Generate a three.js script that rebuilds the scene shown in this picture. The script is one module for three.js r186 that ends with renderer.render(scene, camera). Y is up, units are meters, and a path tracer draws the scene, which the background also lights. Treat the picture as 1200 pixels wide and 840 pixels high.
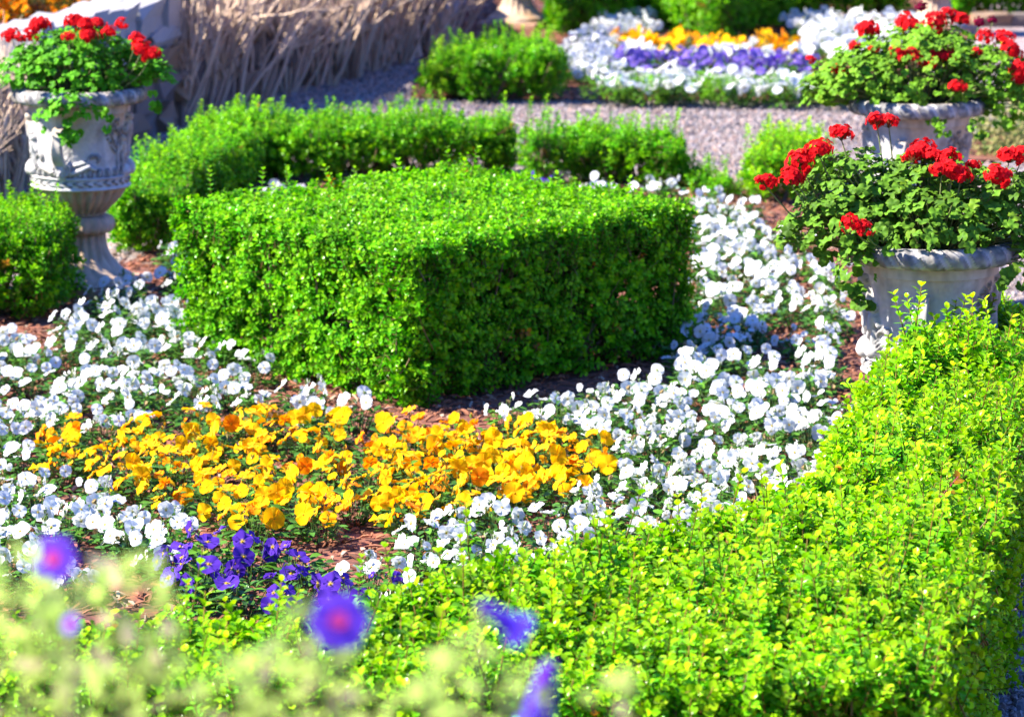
import * as THREE from 'three';
import { mergeGeometries, toCreasedNormals } from 'three/addons/utils/BufferGeometryUtils.js';
import { RoundedBoxGeometry } from 'three/addons/geometries/RoundedBoxGeometry.js';
import { ImprovedNoise } from 'three/addons/math/ImprovedNoise.js';

// ------------------------------------------------------------------ camera, sky, sun, exposure
const scene = new THREE.Scene();
const F = 4500, CAM_H = 2.95, PITCH = Math.atan(825 / F);          // focal length in photo pixels, eye height, downward tilt
const camera = new THREE.PerspectiveCamera(2 * Math.atan(420 / F) * 180 / Math.PI, 1200 / 840, 0.1, 300);
camera.position.set(0, CAM_H, 0);
camera.rotation.set(-PITCH, 0, 0);
camera.focus = 11.6;
camera.userData.fStop = 5.8;
const renderer = new THREE.WebGLRenderer({ antialias: true });
renderer.toneMapping = THREE.LinearToneMapping;
renderer.toneMappingExposure = 3.85;
renderer.shadowMap.enabled = true;

{ // clear deep blue sky, paler towards the horizon
  const W = 64, H = 32, d = new Float32Array(W * H * 4);
  for (let j = 0; j < H; j++) {
    const el = Math.sin(((j + 0.5) / H - 0.5) * Math.PI), t = Math.pow(Math.max(0, el), 0.5);
    for (let i = 0; i < W; i++) {
      const k = (j * W + i) * 4;
      d[k] = 0.11 + (0.026 - 0.11) * t; d[k + 1] = 0.20 + (0.10 - 0.20) * t; d[k + 2] = 0.46 + (0.46 - 0.46) * t; d[k + 3] = 1;
    }
  }
  const tex = new THREE.DataTexture(d, W, H, THREE.RGBAFormat, THREE.FloatType);
  tex.mapping = THREE.EquirectangularReflectionMapping; tex.magFilter = THREE.LinearFilter; tex.needsUpdate = true;
  scene.background = tex; scene.environment = tex;
}
const sun = new THREE.DirectionalLight(new THREE.Color().setRGB(1, 0.955, 0.86), 5);
sun.position.set(-33, 31, -13 + 1); sun.target.position.set(0, 0, -13);
sun.castShadow = true; sun.shadow.mapSize.set(4096, 4096);
Object.assign(sun.shadow.camera, { left: -20, right: 20, top: 20, bottom: -20, near: 1, far: 90 });
scene.add(sun, sun.target);

// ------------------------------------------------------------------ helpers
let seed = 7;
const rnd = () => { seed |= 0; seed = seed + 0x6D2B79F5 | 0; let t = Math.imul(seed ^ seed >>> 15, 1 | seed); t = t + Math.imul(t ^ t >>> 7, 61 | t) ^ t; return ((t ^ t >>> 14) >>> 0) / 4294967296; };
const R = (a, b) => a + (b - a) * rnd();
const gauss = () => (rnd() + rnd() + rnd() - 1.5) / 0.866;
const pick = a => a[Math.floor(rnd() * a.length)];
const V = (x, y, z) => new THREE.Vector3(x, y, z);
const C = (r, g, b) => new THREE.Color().setRGB(r, g, b);
const perlin = new ImprovedNoise();
const N3 = (x, y, z) => perlin.noise(x, y, z);
const fbm = (x, y, z) => N3(x, y, z) + 0.5 * N3(x * 2.1, y * 2.1, z * 2.1) + 0.25 * N3(x * 4.3, y * 4.3, z * 4.3);
const rayDir = (x, y) => {
  const u = (x - 600) / F, v = (420 - y) / F, c = Math.cos(PITCH), s = Math.sin(PITCH);
  return V(u, v * c - s, -(v * s + c));
};
const px = (x, y, h = 0) => { const d = rayDir(x, y), t = (h - CAM_H) / d.y; return V(d.x * t, h, d.z * t); };    // photo pixel -> point at height h
const pd = (x, y, dist) => { const d = rayDir(x, y), t = -dist / d.z; return V(d.x * t, CAM_H + d.y * t, -dist); };  // photo pixel -> point at distance
const poly = (pts, h) => pts.map(([x, y]) => { const p = px(x, y, h); return [p.x, p.z]; });

const used = {};
const numbered = n => { const k = used[n] = (used[n] ?? -1) + 1; return k ? `${n}_${String(k).padStart(3, '0')}` : n; };
function tag(o, label, category, group, kind) {
  if (label) o.userData.label = label; if (category) o.userData.category = category;
  if (group) o.userData.group = group; if (kind) o.userData.kind = kind; return o;
}
function thing(name, label, category, pos = V(0, 0, 0), group) {
  const g = new THREE.Group(); g.name = numbered(name); g.position.copy(pos); scene.add(g); return tag(g, label, category, group);
}
function part(name, geo, mat, parent, shadow = true) {
  const m = new THREE.Mesh(geo, mat); m.name = name; m.castShadow = m.receiveShadow = shadow; parent.add(m); return m;
}
function structure(name, geo, mat) { const m = part(numbered(name), geo, mat, scene); m.userData.kind = 'structure'; return m; }
function copyThing(o, pos, turn = 0, scale = 1) {
  const c = o.clone(); c.name = numbered(o.name.replace(/_\d{3}$/, '')); c.userData = { ...o.userData }; c.position.copy(pos); c.rotation.y = turn; c.scale.setScalar(scale); scene.add(c); return c;
}

class GB {                                              // collects vertices with colours into one geometry
  constructor() { this.p = []; this.c = []; this.i = []; }
  v(q, c) { this.p.push(q.x, q.y, q.z); this.c.push(c.r, c.g, c.b); return this.p.length / 3 - 1; }
  t(a, b, c) { this.i.push(a, b, c); }
  q(a, b, c, d) { this.i.push(a, b, c, a, c, d); }
  geo(flat = false) {
    let g = new THREE.BufferGeometry();
    g.setAttribute('position', new THREE.Float32BufferAttribute(this.p, 3));
    g.setAttribute('color', new THREE.Float32BufferAttribute(this.c, 3));
    g.setIndex(this.i); if (flat) g = g.toNonIndexed(); g.computeVertexNormals(); return g;
  }
}
const perp = d => (Math.abs(d.y) < 0.9 ? V(0, 1, 0) : V(1, 0, 0)).cross(d).normalize();
function leaf(g, o, dir, nrm, len, wid, cup, col, fat = 0.6) {     // one leaf: folded, pointed or rounded, 8 faces
  const side = dir.clone().cross(nrm).normalize(), n = side.clone().cross(dir).normalize();
  const at = (t, s, up) => o.clone().addScaledVector(dir, len * t).addScaledVector(side, wid * s).addScaledVector(n, len * up);
  const b = g.v(o, col), bend = -0.12;
  const L1 = g.v(at(.3, -.42, cup), col), M1 = g.v(at(.32, 0, 0), col), R1 = g.v(at(.3, .42, cup), col);
  const L2 = g.v(at(fat + .1, -.46, cup + bend), col), M2 = g.v(at(fat + .1, 0, bend), col), R2 = g.v(at(fat + .1, .46, cup + bend), col);
  const T = g.v(at(1, 0, bend * 2), col);
  g.t(b, M1, L1); g.t(b, R1, M1); g.q(L1, M1, M2, L2); g.q(M1, R1, R2, M2); g.t(L2, M2, T); g.t(M2, R2, T);
}
function tube(g, pts, r0, r1, col, sides = 4) {          // tapered tube along points
  let prev = null; const n = pts.length;
  for (let k = 0; k < n; k++) {
    const d = (k < n - 1 ? pts[k + 1].clone().sub(pts[k]) : pts[k].clone().sub(pts[k - 1])).normalize();
    const a = perp(d), b = d.clone().cross(a), r = r0 + (r1 - r0) * k / (n - 1), ring = [];
    for (let j = 0; j < sides; j++) { const w = j / sides * 2 * Math.PI; ring.push(g.v(pts[k].clone().addScaledVector(a, Math.cos(w) * r).addScaledVector(b, Math.sin(w) * r), col)); }
    if (prev) for (let j = 0; j < sides; j++) g.q(prev[j], prev[(j + 1) % sides], ring[(j + 1) % sides], ring[j]);
    prev = ring;
  }
}
const randDir = () => { const z = R(-1, 1), a = R(0, 2 * Math.PI), s = Math.sqrt(1 - z * z); return V(s * Math.cos(a), z, s * Math.sin(a)); };
const inPoly = (x, z, P) => { let c = false; for (let i = 0, j = P.length - 1; i < P.length; j = i++) { const [a, b] = P[i], [d, e] = P[j]; if ((b > z) !== (e > z) && x < (d - a) * (z - b) / (e - b) + a) c = !c; } return c; };
const edgeDist = (x, z, P) => { let m = 9; for (let i = 0, j = P.length - 1; i < P.length; j = i++) { const [a, b] = P[i], [d, e] = P[j], ux = d - a, uz = e - b, t = Math.max(0, Math.min(1, ((x - a) * ux + (z - b) * uz) / (ux * ux + uz * uz))); m = Math.min(m, Math.hypot(x - a - ux * t, z - b - uz * t)); } return m; };
const bounds = P => [Math.min(...P.map(p => p[0])), Math.max(...P.map(p => p[0])), Math.min(...P.map(p => p[1])), Math.max(...P.map(p => p[1]))];

// grain textures (colour of the matter only)
function grain(size, fn, srgb = true) {
  const d = new Uint8Array(size * size * 4);
  for (let j = 0; j < size; j++) for (let i = 0; i < size; i++) { const c = fn(i, j), k = (j * size + i) * 4; for (let q = 0; q < 3; q++) d[k + q] = Math.max(0, Math.min(255, c[q] * 255)); d[k + 3] = 255; }
  const t = new THREE.DataTexture(d, size, size); t.wrapS = t.wrapT = THREE.RepeatWrapping; t.magFilter = THREE.LinearFilter; t.minFilter = THREE.LinearMipmapLinearFilter; t.generateMipmaps = true;
  if (srgb) t.colorSpace = THREE.SRGBColorSpace; t.needsUpdate = true; return t;
}
const tileNoise = (i, j, size, f, z) => { // noise on a torus so that the tile has no seam
  const a = i / size * 2 * Math.PI, b = j / size * 2 * Math.PI, r = f / (2 * Math.PI);
  return N3(Math.cos(a) * r + 7, Math.sin(a) * r + Math.cos(b) * r + z, Math.sin(b) * r + z * 1.7);
};

// ------------------------------------------------------------------ materials
const std = (o) => new THREE.MeshStandardMaterial({ side: THREE.DoubleSide, ...o });
const leafy = (tr, coat = 0.5, cr = 0.3, o = {}) => new THREE.MeshPhysicalMaterial({ vertexColors: true, side: THREE.DoubleSide, roughness: 0.95, transmission: tr, thickness: 0, clearcoat: coat, clearcoatRoughness: cr, specularIntensity: 0.12, ...o });
const M = {
  box: leafy(0.42, 0.2, 0.2), pansyLeaf: leafy(0.3, 0.3, 0.3), petal: leafy(0.42, 0, 0.5),
  geraniumLeaf: leafy(0.3, 0.15, 0.5), soft: leafy(0.52, 0.05, 0.6),
  wood: std({ color: C(0.13, 0.085, 0.05), roughness: 0.9 }), dry: std({ vertexColors: true, roughness: 0.9 }),
  stem: std({ vertexColors: true, roughness: 0.8 }), stone: std({ vertexColors: true, roughness: 0.9 }), urn: std({ vertexColors: true, roughness: 0.82, side: THREE.FrontSide }),
};
const gravelMap = grain(512, (i, j) => {
  const big = tileNoise(i, j, 512, 9, 1) * 0.10, mid = tileNoise(i, j, 512, 60, 5) * 0.16, w = rnd();
  const s = 0.49 + big + mid + (w - 0.5) * 0.34, red = tileNoise(i, j, 512, 40, 9);
  return [s * 1.04 + red * 0.07, s * 0.90, s * 0.86 - red * 0.03];
});
const gravelBump = grain(512, (i, j) => { const v = 0.5 + tileNoise(i, j, 512, 70, 15) * 0.5 + (rnd() - .5) * .4; return [v, v, v]; }, false);
const mulchMap = grain(512, (i, j) => {
  const s = 0.55 + tileNoise(i, j, 512, 12, 3) * 0.25 + tileNoise(i, j * 3, 512, 70, 8) * 0.3 + (rnd() - .5) * 0.25;
  return [s * 0.75, s * 0.43, s * 0.30];
});
for (const t of [gravelMap, gravelBump]) t.repeat.set(0.5, 0.5);
mulchMap.repeat.set(0.7, 0.7);
M.gravel = std({ map: gravelMap, bumpMap: gravelBump, bumpScale: 0.012, roughness: 0.95 });
M.mulch = std({ map: mulchMap, roughness: 1 });

// ------------------------------------------------------------------ ground
function sheet(P, y) {
  const s = new THREE.Shape(P.map(([x, z]) => new THREE.Vector2(x, -z))); const g = new THREE.ShapeGeometry(s); g.rotateX(-Math.PI / 2); g.translate(0, y, 0); return g;
}
structure('gravel_ground', sheet([[-70, 30], [70, 30], [70, -120], [-70, -120]], 0), M.gravel);
const bed1 = poly([[-330, 480], [-60, 352], [60, 345], [130, 318], [180, 300], [205, 255], [245, 222], [800, 216], [965, 228], [1010, 262], [1070, 350], [1130, 450], [1180, 620], [1165, 800], [1110, 1100], [-500, 1100]], 0);
structure('mulch_bed', sheet(bed1, 0.02), M.mulch);
const bed2 = poly([[480, 118], [1010, 122], [1130, 60], [1140, 22], [1120, -14], [560, -10], [500, 60]], 0);
structure('far_mulch_bed', sheet(bed2, 0.02), M.mulch);
const bed3 = poly([[1120, 190], [1300, 196], [1300, 155], [1120, 162]], 0);
structure('side_mulch_bed', sheet(bed3, 0.02), M.mulch);

// the raised bank behind the stone wall, and the terrace the picture was taken from
const wallLine = [[-420, 420], [-150, 285], [0, 215], [200, 140], [380, 85], [480, 60], [462, 28], [440, -12]].map(([x, y]) => px(x, y, 0));
{
  const P = wallLine.map(p => [p.x - 0.16, p.z]); P.push([-5, -60], [-60, -60], [-60, -6]);
  const g = new THREE.ExtrudeGeometry(new THREE.Shape(P.map(([x, z]) => new THREE.Vector2(x, -z))), { depth: 0.68, bevelEnabled: false });
  g.rotateX(-Math.PI / 2); structure('bank', g, M.mulch);
  const t = new THREE.BoxGeometry(14, 1.35, 9); t.translate(0, 0.675, 0.3); structure('terrace', t, M.mulch);
}
// bark shreds on the beds and stones on the path
function scatter(name, label, category, geo, mat, spots, scaleFn, colorFn, flat) {
  const m = new THREE.InstancedMesh(geo, mat, spots.length), o = new THREE.Object3D();
  spots.forEach((p, k) => {
    o.position.copy(p); o.rotation.set(flat ? R(-.35, .35) : R(0, 6), R(0, 6.28), flat ? R(-.35, .35) : R(0, 6)); o.scale.copy(scaleFn()); o.updateMatrix();
    m.setMatrixAt(k, o.matrix); m.setColorAt(k, colorFn());
  });
  m.name = numbered(name); m.castShadow = m.receiveShadow = true; tag(m, label, category, null, 'stuff'); scene.add(m); return m;
}
const spotsIn = (P, n, y, avoid) => { const b = bounds(P), out = []; let guard = 0; while (out.length < n && guard++ < n * 30) { const x = R(b[0], b[1]), z = R(b[2], b[3]); if (inPoly(x, z, P) && !(avoid && avoid(x, z))) out.push(V(x, y(), z)); } return out; };
const chipGeo = (() => { const g = new THREE.BoxGeometry(1, 1, 1, 2, 1, 1), p = g.attributes.position; for (let i = 0; i < p.count; i++) { const x = p.getX(i); p.setY(i, p.getY(i) + (Math.abs(x) < .1 ? .8 : 0)); p.setZ(i, p.getZ(i) * (x > .1 ? .3 : x < -.1 ? .6 : 1)); } g.computeVertexNormals(); return g; })();
const bark = () => { const s = R(.5, 1.5); return rnd() < .12 ? C(.30 * s, .20 * s, .13 * s) : C(.20 * s, .075 * s, .035 * s); };
scatter('bark_mulch', 'loose reddish shredded bark covering the near flower bed', 'mulch', chipGeo, std({ roughness: 1 }), spotsIn(bed1.filter(([, z]) => true), 34000, () => R(.02, .04)), () => V(R(.02, .06), R(.003, .008), R(.006, .016)), bark, true);
scatter('bark_mulch', 'loose reddish shredded bark along the far flower bed', 'mulch', chipGeo, std({ roughness: 1 }), spotsIn(bed2, 9000, () => R(.02, .04)), () => V(R(.03, .07), R(.003, .008), R(.008, .02)), bark, true);
const pebGeo = (() => { const g = new THREE.DodecahedronGeometry(1, 0), p = g.attributes.position; for (let i = 0; i < p.count; i++) p.setY(i, p.getY(i) * .6); g.computeVertexNormals(); return g; })();
const peb = () => { const s = R(.36, 1.12), t = rnd(); return t < .25 ? C(.36 * s, .24 * s, .19 * s) : t < .5 ? C(.24 * s, .215 * s, .22 * s) : C(.33 * s, .265 * s, .235 * s); };
const inBed = (x, z) => inPoly(x, z, bed1) || inPoly(x, z, bed2) || inPoly(x, z, bed3);
const backPath = poly([[130, 320], [130, 130], [480, 60], [520, 115], [1020, 122], [1220, 60], [1220, 200], [1000, 240], [230, 225]], 0);
scatter('path_gravel', 'crushed pinkish grey stones on the path behind the clipped hedges', 'gravel', pebGeo, std({ roughness: .95 }), spotsIn(backPath, 60000, () => R(.001, .008), inBed), () => { const s = R(.006, .016); return V(s * R(.8, 1.5), s, s); }, peb, false);
const sidePath = poly([[1060, 230], [1300, 230], [1420, 560], [1400, 1000], [1080, 1000], [1140, 600]], 0);
scatter('path_gravel', 'crushed pinkish grey stones on the path beside the corner hedge', 'gravel', pebGeo, std({ roughness: .95 }), spotsIn(sidePath, 40000, () => R(.001, .008), inBed), () => { const s = R(.006, .015); return V(s * R(.8, 1.5), s, s); }, peb, false);

// ------------------------------------------------------------------ box hedges
function sprig(young, long) {                           // a box shoot: paired glossy leaves, paler at the tip
  const g = new GB(), n = long ? 8 : 5, L = long ? 0.115 : 0.062;
  const lean = V(R(-.12, .12), 1, R(-.12, .12)).normalize();
  tube(g, [V(0, -.02, 0), lean.clone().multiplyScalar(L)], .0021, .0010, C(.17, .13, .04), 3);
  for (let k = 0; k < n; k++) {
    const t = (k + .4) / n, o = lean.clone().multiplyScalar(L * t), a = k * 1.57 + R(-.3, .3), f = t * t;
    for (let s = 0; s < 2; s++) {
      const w = a + s * Math.PI, rise = .35 + t * .9 + R(-.25, .25), dir = V(Math.cos(w), rise, Math.sin(w)).normalize();
      const nrm = V(-Math.cos(w) * rise, 1, -Math.sin(w) * rise).normalize().add(randDir().multiplyScalar(.25)).normalize();
      const m = R(.75, 1.25), c = C((.065 + .22 * f * young) * m, (.33 + .22 * f * young) * m, .002 * m);
      leaf(g, o, dir, nrm, R(.017, .023) * (t > .85 ? .75 : 1), R(.011, .014), R(.05, .16), c);
    }
  }
  return g.geo();
}
const sprigs = [sprig(1), sprig(.8), sprig(1.1), sprig(.6)], longSprigs = [sprig(1, true), sprig(1.1, true)];
function placeSprigs(group, list, tint) {
  const pools = {}; for (const s of list) (pools[s.k] ??= []).push(s);
  const up = V(0, 1, 0), q = new THREE.Quaternion(), q2 = new THREE.Quaternion(), m = new THREE.Matrix4(), sc = V(1, 1, 1);
  for (const k in pools) {
    const geo = k >= 10 ? longSprigs[k - 10] : sprigs[k], im = new THREE.InstancedMesh(geo, M.box, pools[k].length);
    pools[k].forEach((s, i) => { q.setFromUnitVectors(up, s.d); q2.setFromAxisAngle(up, R(0, 6.28)); q.multiply(q2); sc.setScalar(s.s); m.compose(s.p, q, sc); im.setMatrixAt(i, m); im.setColorAt(i, tint(s)); });
    im.name = 'foliage'; im.castShadow = im.receiveShadow = true; im.userData.kind = 'stuff'; group.add(im);
  }
}
function hedge({ name = 'box_hedge', label, P, h, category = 'hedge', amp = .02, topD = 2300, sideD = 1900, deep = .13, round = .05, shoots = 0, size = 1, tint = [.88, 1, .7], vary = .24, y0 = .05, gaps = 0, group, freq = 3 }) {
  const [x0, x1, z0, z1] = bounds(P), cx = (x0 + x1) / 2, cz = (z0 + z1) / 2, list = [];
  const o = thing(name, label, category, V(cx, 0.02, cz), group);
  const bumpAt = (x, y, z) => amp * 1.6 * fbm(x * freq, y * freq, z * freq);
  const urnsAt = [px(1091, 288, .955), px(92, 108, .955)];
  const add = (p, n, loose) => {
    if (urnsAt.some(u => Math.hypot(u.x - p.x, u.z - p.z) < .25)) return;
    if (gaps && N3(p.x * 8 + 3, p.y * 8, p.z * 8) < -.5 + (gaps.call ? gaps(n) : gaps)) { if (rnd() < .85) return; }
    const d = n.clone().multiplyScalar(.75).add(V(0, .35, 0)).add(randDir().multiplyScalar(loose)).normalize();
    list.push({ p: p.sub(V(cx, 0.02, cz)), d, k: Math.floor(rnd() * 4), s: size * R(.8, 1.25) });
  };
  const area = (x1 - x0) * (z1 - z0);
  for (let i = 0; i < area * topD; i++) {
    const x = R(x0, x1), z = R(z0, z1); if (!inPoly(x, z, P)) continue;
    const e = edgeDist(x, z, P), drop = e < round ? round - Math.sqrt(Math.max(0, round * round - (round - e) ** 2)) : 0;
    const dp = rnd() < .6 ? R(0, .04) : R(.03, deep);
    add(V(x, h - drop - dp - .05 * size + bumpAt(x, h, z), z), V(0, 1, 0), .55);
    if (shoots && rnd() < shoots) list.push({ p: V(x - cx, h - .09 + bumpAt(x, h, z) + R(0, .06) - .02, z - cz), d: V(R(-.3, .3), 1, R(-.3, .3)).normalize(), k: 10 + Math.floor(rnd() * 2), s: size * R(.8, 1.3) });
  }
  for (let i = 0; i < P.length; i++) {
    const [ax, az] = P[i], [bx, bz] = P[(i + 1) % P.length], L = Math.hypot(bx - ax, bz - az);
    let n = V(bz - az, 0, -(bx - ax)).normalize(); if (inPoly((ax + bx) / 2 + n.x * .01, (az + bz) / 2 + n.z * .01, P)) n.negate();
    for (let k = 0; k < L * h * sideD; k++) {
      const t = rnd(), y = y0 + (h - y0 - .03) * Math.pow(rnd(), .85), dt = h - y, x = ax + (bx - ax) * t, z = az + (bz - az) * t;
      if (rnd() < (.16 - y) * 2) continue; const inset = dt < round ? round - Math.sqrt(Math.max(0, round * round - (round - dt) ** 2)) : 0, low = Math.max(0, .12 - y) * .3;
      const dp = (rnd() < .55 ? R(0, .04) : R(.03, deep)) + inset + low + .045 * size - bumpAt(x, y, z);
      add(V(x - n.x * dp, y, z - n.z * dp), n, .6);
    }
  }
  const col = C(...tint);
  placeSprigs(o, list, s => { if (rnd() < .003) return C(2.4, .42, 3); const w = 1 + R(-vary, vary) + .2 * N3(s.p.x * 4, s.p.y * 4, s.p.z * 4), y = R(-.14, .2); return C(col.r * w * (1 + y), col.g * w, col.b * w); });
  // woody frame inside
  const g = new GB(), wc = C(.12, .075, .045), nb = Math.max(6, Math.round(area * 22));
  for (let i = 0; i < nb; i++) {
    const x = R(x0 + .1, x1 - .1), z = R(z0 + .1, z1 - .1); if (!inPoly(x, z, P) || edgeDist(x, z, P) < .07) continue;
    for (let k = 0; k < 4; k++) { const tx = x + R(-.16, .16), tz = z + R(-.16, .16); if (inPoly(tx, tz, P)) tube(g, [V(x - cx, 0, z - cz), V((x + tx) / 2 - cx + R(-.03, .03), h * .45, (z + tz) / 2 - cz), V(tx - cx, h * R(.75, .92), tz - cz)], R(.006, .012), .002, wc, 4); }
  }
  for (let i = 0; i < P.length; i++) {                      // twigs near the clipped faces
    const [ax, az] = P[i], [bx, bz] = P[(i + 1) % P.length], L = Math.hypot(bx - ax, bz - az); let n = V(bz - az, 0, -(bx - ax)).normalize(); if (inPoly((ax + bx) / 2 + n.x * .01, (az + bz) / 2 + n.z * .01, P)) n.negate();
    for (let k = 0; k < L * 26; k++) { const t = rnd(), y = R(.04, h * .85), p = V(ax + (bx - ax) * t - cx, y, az + (bz - az) * t - cz).addScaledVector(n, -R(.06, .13)), q = p.clone().addScaledVector(n, R(.03, .07)).add(V(R(-.05, .05), R(.06, .15), R(-.05, .05))); if (q.y < h) tube(g, [p, p.clone().lerp(q, .5).add(V(0, -.01, 0)), q], .0032, .0012, C(.20, .125, .06), 3); }
  }
  part('branches', g.geo(), M.stem, o).userData.kind = 'stuff';
  return o;
}
// the clipped block in the middle of the bed
const cf = px(478, 299, .65), cl = px(204, 247, .65), cr = px(816, 247, .65);
const cubeP = [[cf.x, cf.z], [cr.x, cr.z], [cl.x + cr.x - cf.x, cl.z + cr.z - cf.z], [cl.x, cl.z]];
hedge({ name: 'clipped_box_block', label: 'large square clipped box block with flat top in the middle of the pansy bed', P: cubeP, h: .69, amp: .026, topD: 2600, sideD: 2300, round: .05, tint: [.86, 1.0, .7], y0: .02, shoots: .008, gaps: n => n.y > .5 ? .12 : .3, size: 1.22 });
// the low hedge that turns the corner in front of the urn
const cornerP = poly([[-120, 822], [300, 826], [700, 834], [1092, 814], [1138, 722], [1180, 615], [1202, 500], [1225, 380], [1160, 362], [1092, 388], [1034, 428], [988, 488], [952, 575], [838, 618], [700, 652], [560, 684], [400, 730], [180, 746], [-120, 748]], .64);
hedge({ label: 'low lime green box hedge turning the corner below the near urn', P: cornerP, h: .69, amp: .034, topD: 1750, sideD: 1500, round: .06, tint: [1.36, 1.14, .7], shoots: .03, size: 1.32, vary: .28, freq: 4, gaps: .04 });
hedge({ name: 'box_shrub', label: 'leggy box shoots poking up against the near urn bowl', category: 'shrub', P: poly([[1062, 424], [1195, 420], [1195, 396], [1120, 384], [1072, 394]], .72), h: .76, amp: .06, topD: 1000, sideD: 900, tint: [1.36, 1.14, .7], shoots: .07, round: .1, size: 1.3, gaps: .15 });
hedge({ label: 'box hedge end in front of the tall urn with blue shaded pansies below', P: poly([[-170, 268], [58, 270], [90, 245], [60, 228], [-150, 226]], .45), h: .46, amp: .035, topD: 1900, sideD: 1900, round: .12, shoots: .05, gaps: .1, size: 1.1 });
hedge({ label: 'box hedge running back from the tall urn to the path', P: poly([[126, 192], [165, 165], [232, 118], [330, 116], [300, 138], [228, 172], [208, 202], [135, 204]], .44), h: .35, amp: .05, topD: 1500, sideD: 1700, round: .12, shoots: .07, gaps: .1, size: 1.15 });
hedge({ label: 'long loose box hedge between the clipped block and the gravel path', P: poly([[240, 114], [420, 111], [596, 113], [604, 127], [420, 129], [245, 131]], .44), h: .34, amp: .06, topD: 1500, sideD: 1600, round: .12, shoots: .08, gaps: .12, size: 1.15 });
hedge({ name: 'box_shrub', label: 'thin gappy box shrub with gravel showing through its twigs', category: 'shrub', P: poly([[610, 129], [664, 129], [664, 140], [612, 140]], .42), h: .36, amp: .07, topD: 700, sideD: 500, round: .1, shoots: .15, gaps: .3, size: 1.1 });
hedge({ label: 'short box hedge at the open end behind the clipped block', P: poly([[668, 134], [785, 142], [800, 153], [670, 150]], .36), h: .32, amp: .06, topD: 1500, sideD: 1500, round: .12, shoots: .09, gaps: .15, size: 1.15 });
hedge({ label: 'young box hedge beside the gravel path behind the near urn', P: poly([[872, 162], [900, 146], [955, 144], [978, 158], [950, 170], [885, 172]], .34), h: .30, amp: .05, topD: 1300, sideD: 1300, round: .12, shoots: .12, gaps: .12, size: 1.1, tint: [1.35, 1.2, 1] });
for (const [x, y] of [[822, 214], [845, 222], [806, 210]]) hedge({ name: 'box_seedling', label: 'tiny sparse box seedling in the gap of the hedge line', category: 'shrub', group: 'seedlings in the hedge gap', P: poly([[x - 12, y - 4], [x + 12, y - 4], [x + 12, y + 5], [x - 12, y + 5]], .06), h: .14, amp: .02, topD: 900, sideD: 500, shoots: .3, y0: .02 });
// hedges of the far bed
hedge({ label: 'rounded box bush on the path corner of the far bed', P: poly([[548, 22], [640, 20], [662, 28], [655, 36], [545, 36], [522, 28]], .5), h: .36, amp: .06, topD: 1100, sideD: 1300, round: .16, shoots: .08, gaps: .1, size: 1.25 });
hedge({ name: 'box_shrub', label: 'small box shrub at the foot of the rounded corner bush', category: 'shrub', P: poly([[500, 74], [545, 71], [556, 78], [505, 82]], .22), h: .26, amp: .05, topD: 1200, sideD: 1300, round: .1, shoots: .15, size: 1.25, tint: [1.2, 1.1, 1] });
hedge({ label: 'box hedge running back behind the corner bush of the far bed', P: poly([[645, -28], [735, -32], [762, -44], [650, -44]], .5), h: .52, amp: .06, topD: 1000, sideD: 1200, round: .14, shoots: .05, size: 1.3 });
hedge({ name: 'clipped_box_block', label: 'clipped box block behind the far violet and yellow pansies', P: poly([[752, -58], [842, -43], [936, -56], [842, -72]], .63), h: .64, amp: .03, topD: 900, sideD: 1500, round: .09, size: 1.3 });
hedge({ label: 'back box hedge closing the far bed behind white pansies', P: poly([[900, -50], [1062, -50], [1062, -56], [900, -56]], .5), h: .55, amp: .04, topD: 900, sideD: 1500, round: .1, size: 1.4 });
hedge({ label: 'dark hedge in shade past the farthest urn', P: poly([[1118, -60], [1300, -60], [1300, -72], [1118, -72]], .6), h: .75, amp: .06, topD: 700, sideD: 1200, round: .12, size: 1.5 });

// ------------------------------------------------------------------ pansies
function bloomGeo(colFn, s) {                            // five overlapping wavy petals, facing +y, lower petal towards +z
  const g = new GB();
  const petals = [[2.45, .031, 1.9, .000], [3.83, .031, 1.9, .0015], [1.3, .029, 1.7, .004], [4.98, .029, 1.7, .005], [0, .031, 2.15, .008]];
  petals.forEach(([a, len, wid, lift], pi) => {
    const rows = [], ph = R(0, 6), cup = R(-.25, .35), na = 6, nr = 3, sz = s * R(.92, 1.08);
    const c0 = g.v(V(0, lift * s * .4, 0), colFn(pi, 0, 0));
    for (let r = 1; r <= nr; r++) {
      const row = [], t = r / nr;
      for (let k = 0; k <= na; k++) {
        const u = k / na * 2 - 1, ang = a + u * wid * .5 * (pi === 4 ? 1 : 1.05), rr = sz * len * t * (1 - .22 * u * u * u * u) * (1 + .035 * Math.sin(u * 9 + ph));
        const y = sz * (lift * .5 + len * (cup * t * t * .6 + .15 * t * t * Math.sin(u * 3.5 + ph) + .055 * t * t * Math.sin(u * 9 + ph * 2)));
        row.push(g.v(V(Math.sin(ang) * rr, y, Math.cos(ang) * rr), colFn(pi, t, u)));
      }
      rows.push(row);
    }
    for (let k = 0; k < na; k++) { g.t(c0, rows[0][k], rows[0][k + 1]); for (let r = 0; r < nr - 1; r++) g.q(rows[r][k], rows[r + 1][k], rows[r + 1][k + 1], rows[r][k + 1]); }
  });
  const e = C(.6, .38, .01), o = V(0, .006 * s, .003 * s);                        // the eye
  const c = g.v(o.clone().add(V(0, .0025 * s, 0)), e), ring = []; for (let k = 0; k < 6; k++) ring.push(g.v(o.clone().add(V(Math.sin(k) * .0035 * s, -.002 * s, Math.cos(k) * .0035 * s)), e));
  for (let k = 0; k < 6; k++) g.t(c, ring[k], ring[(k + 1) % 6]);
  return g.geo();
}
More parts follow.
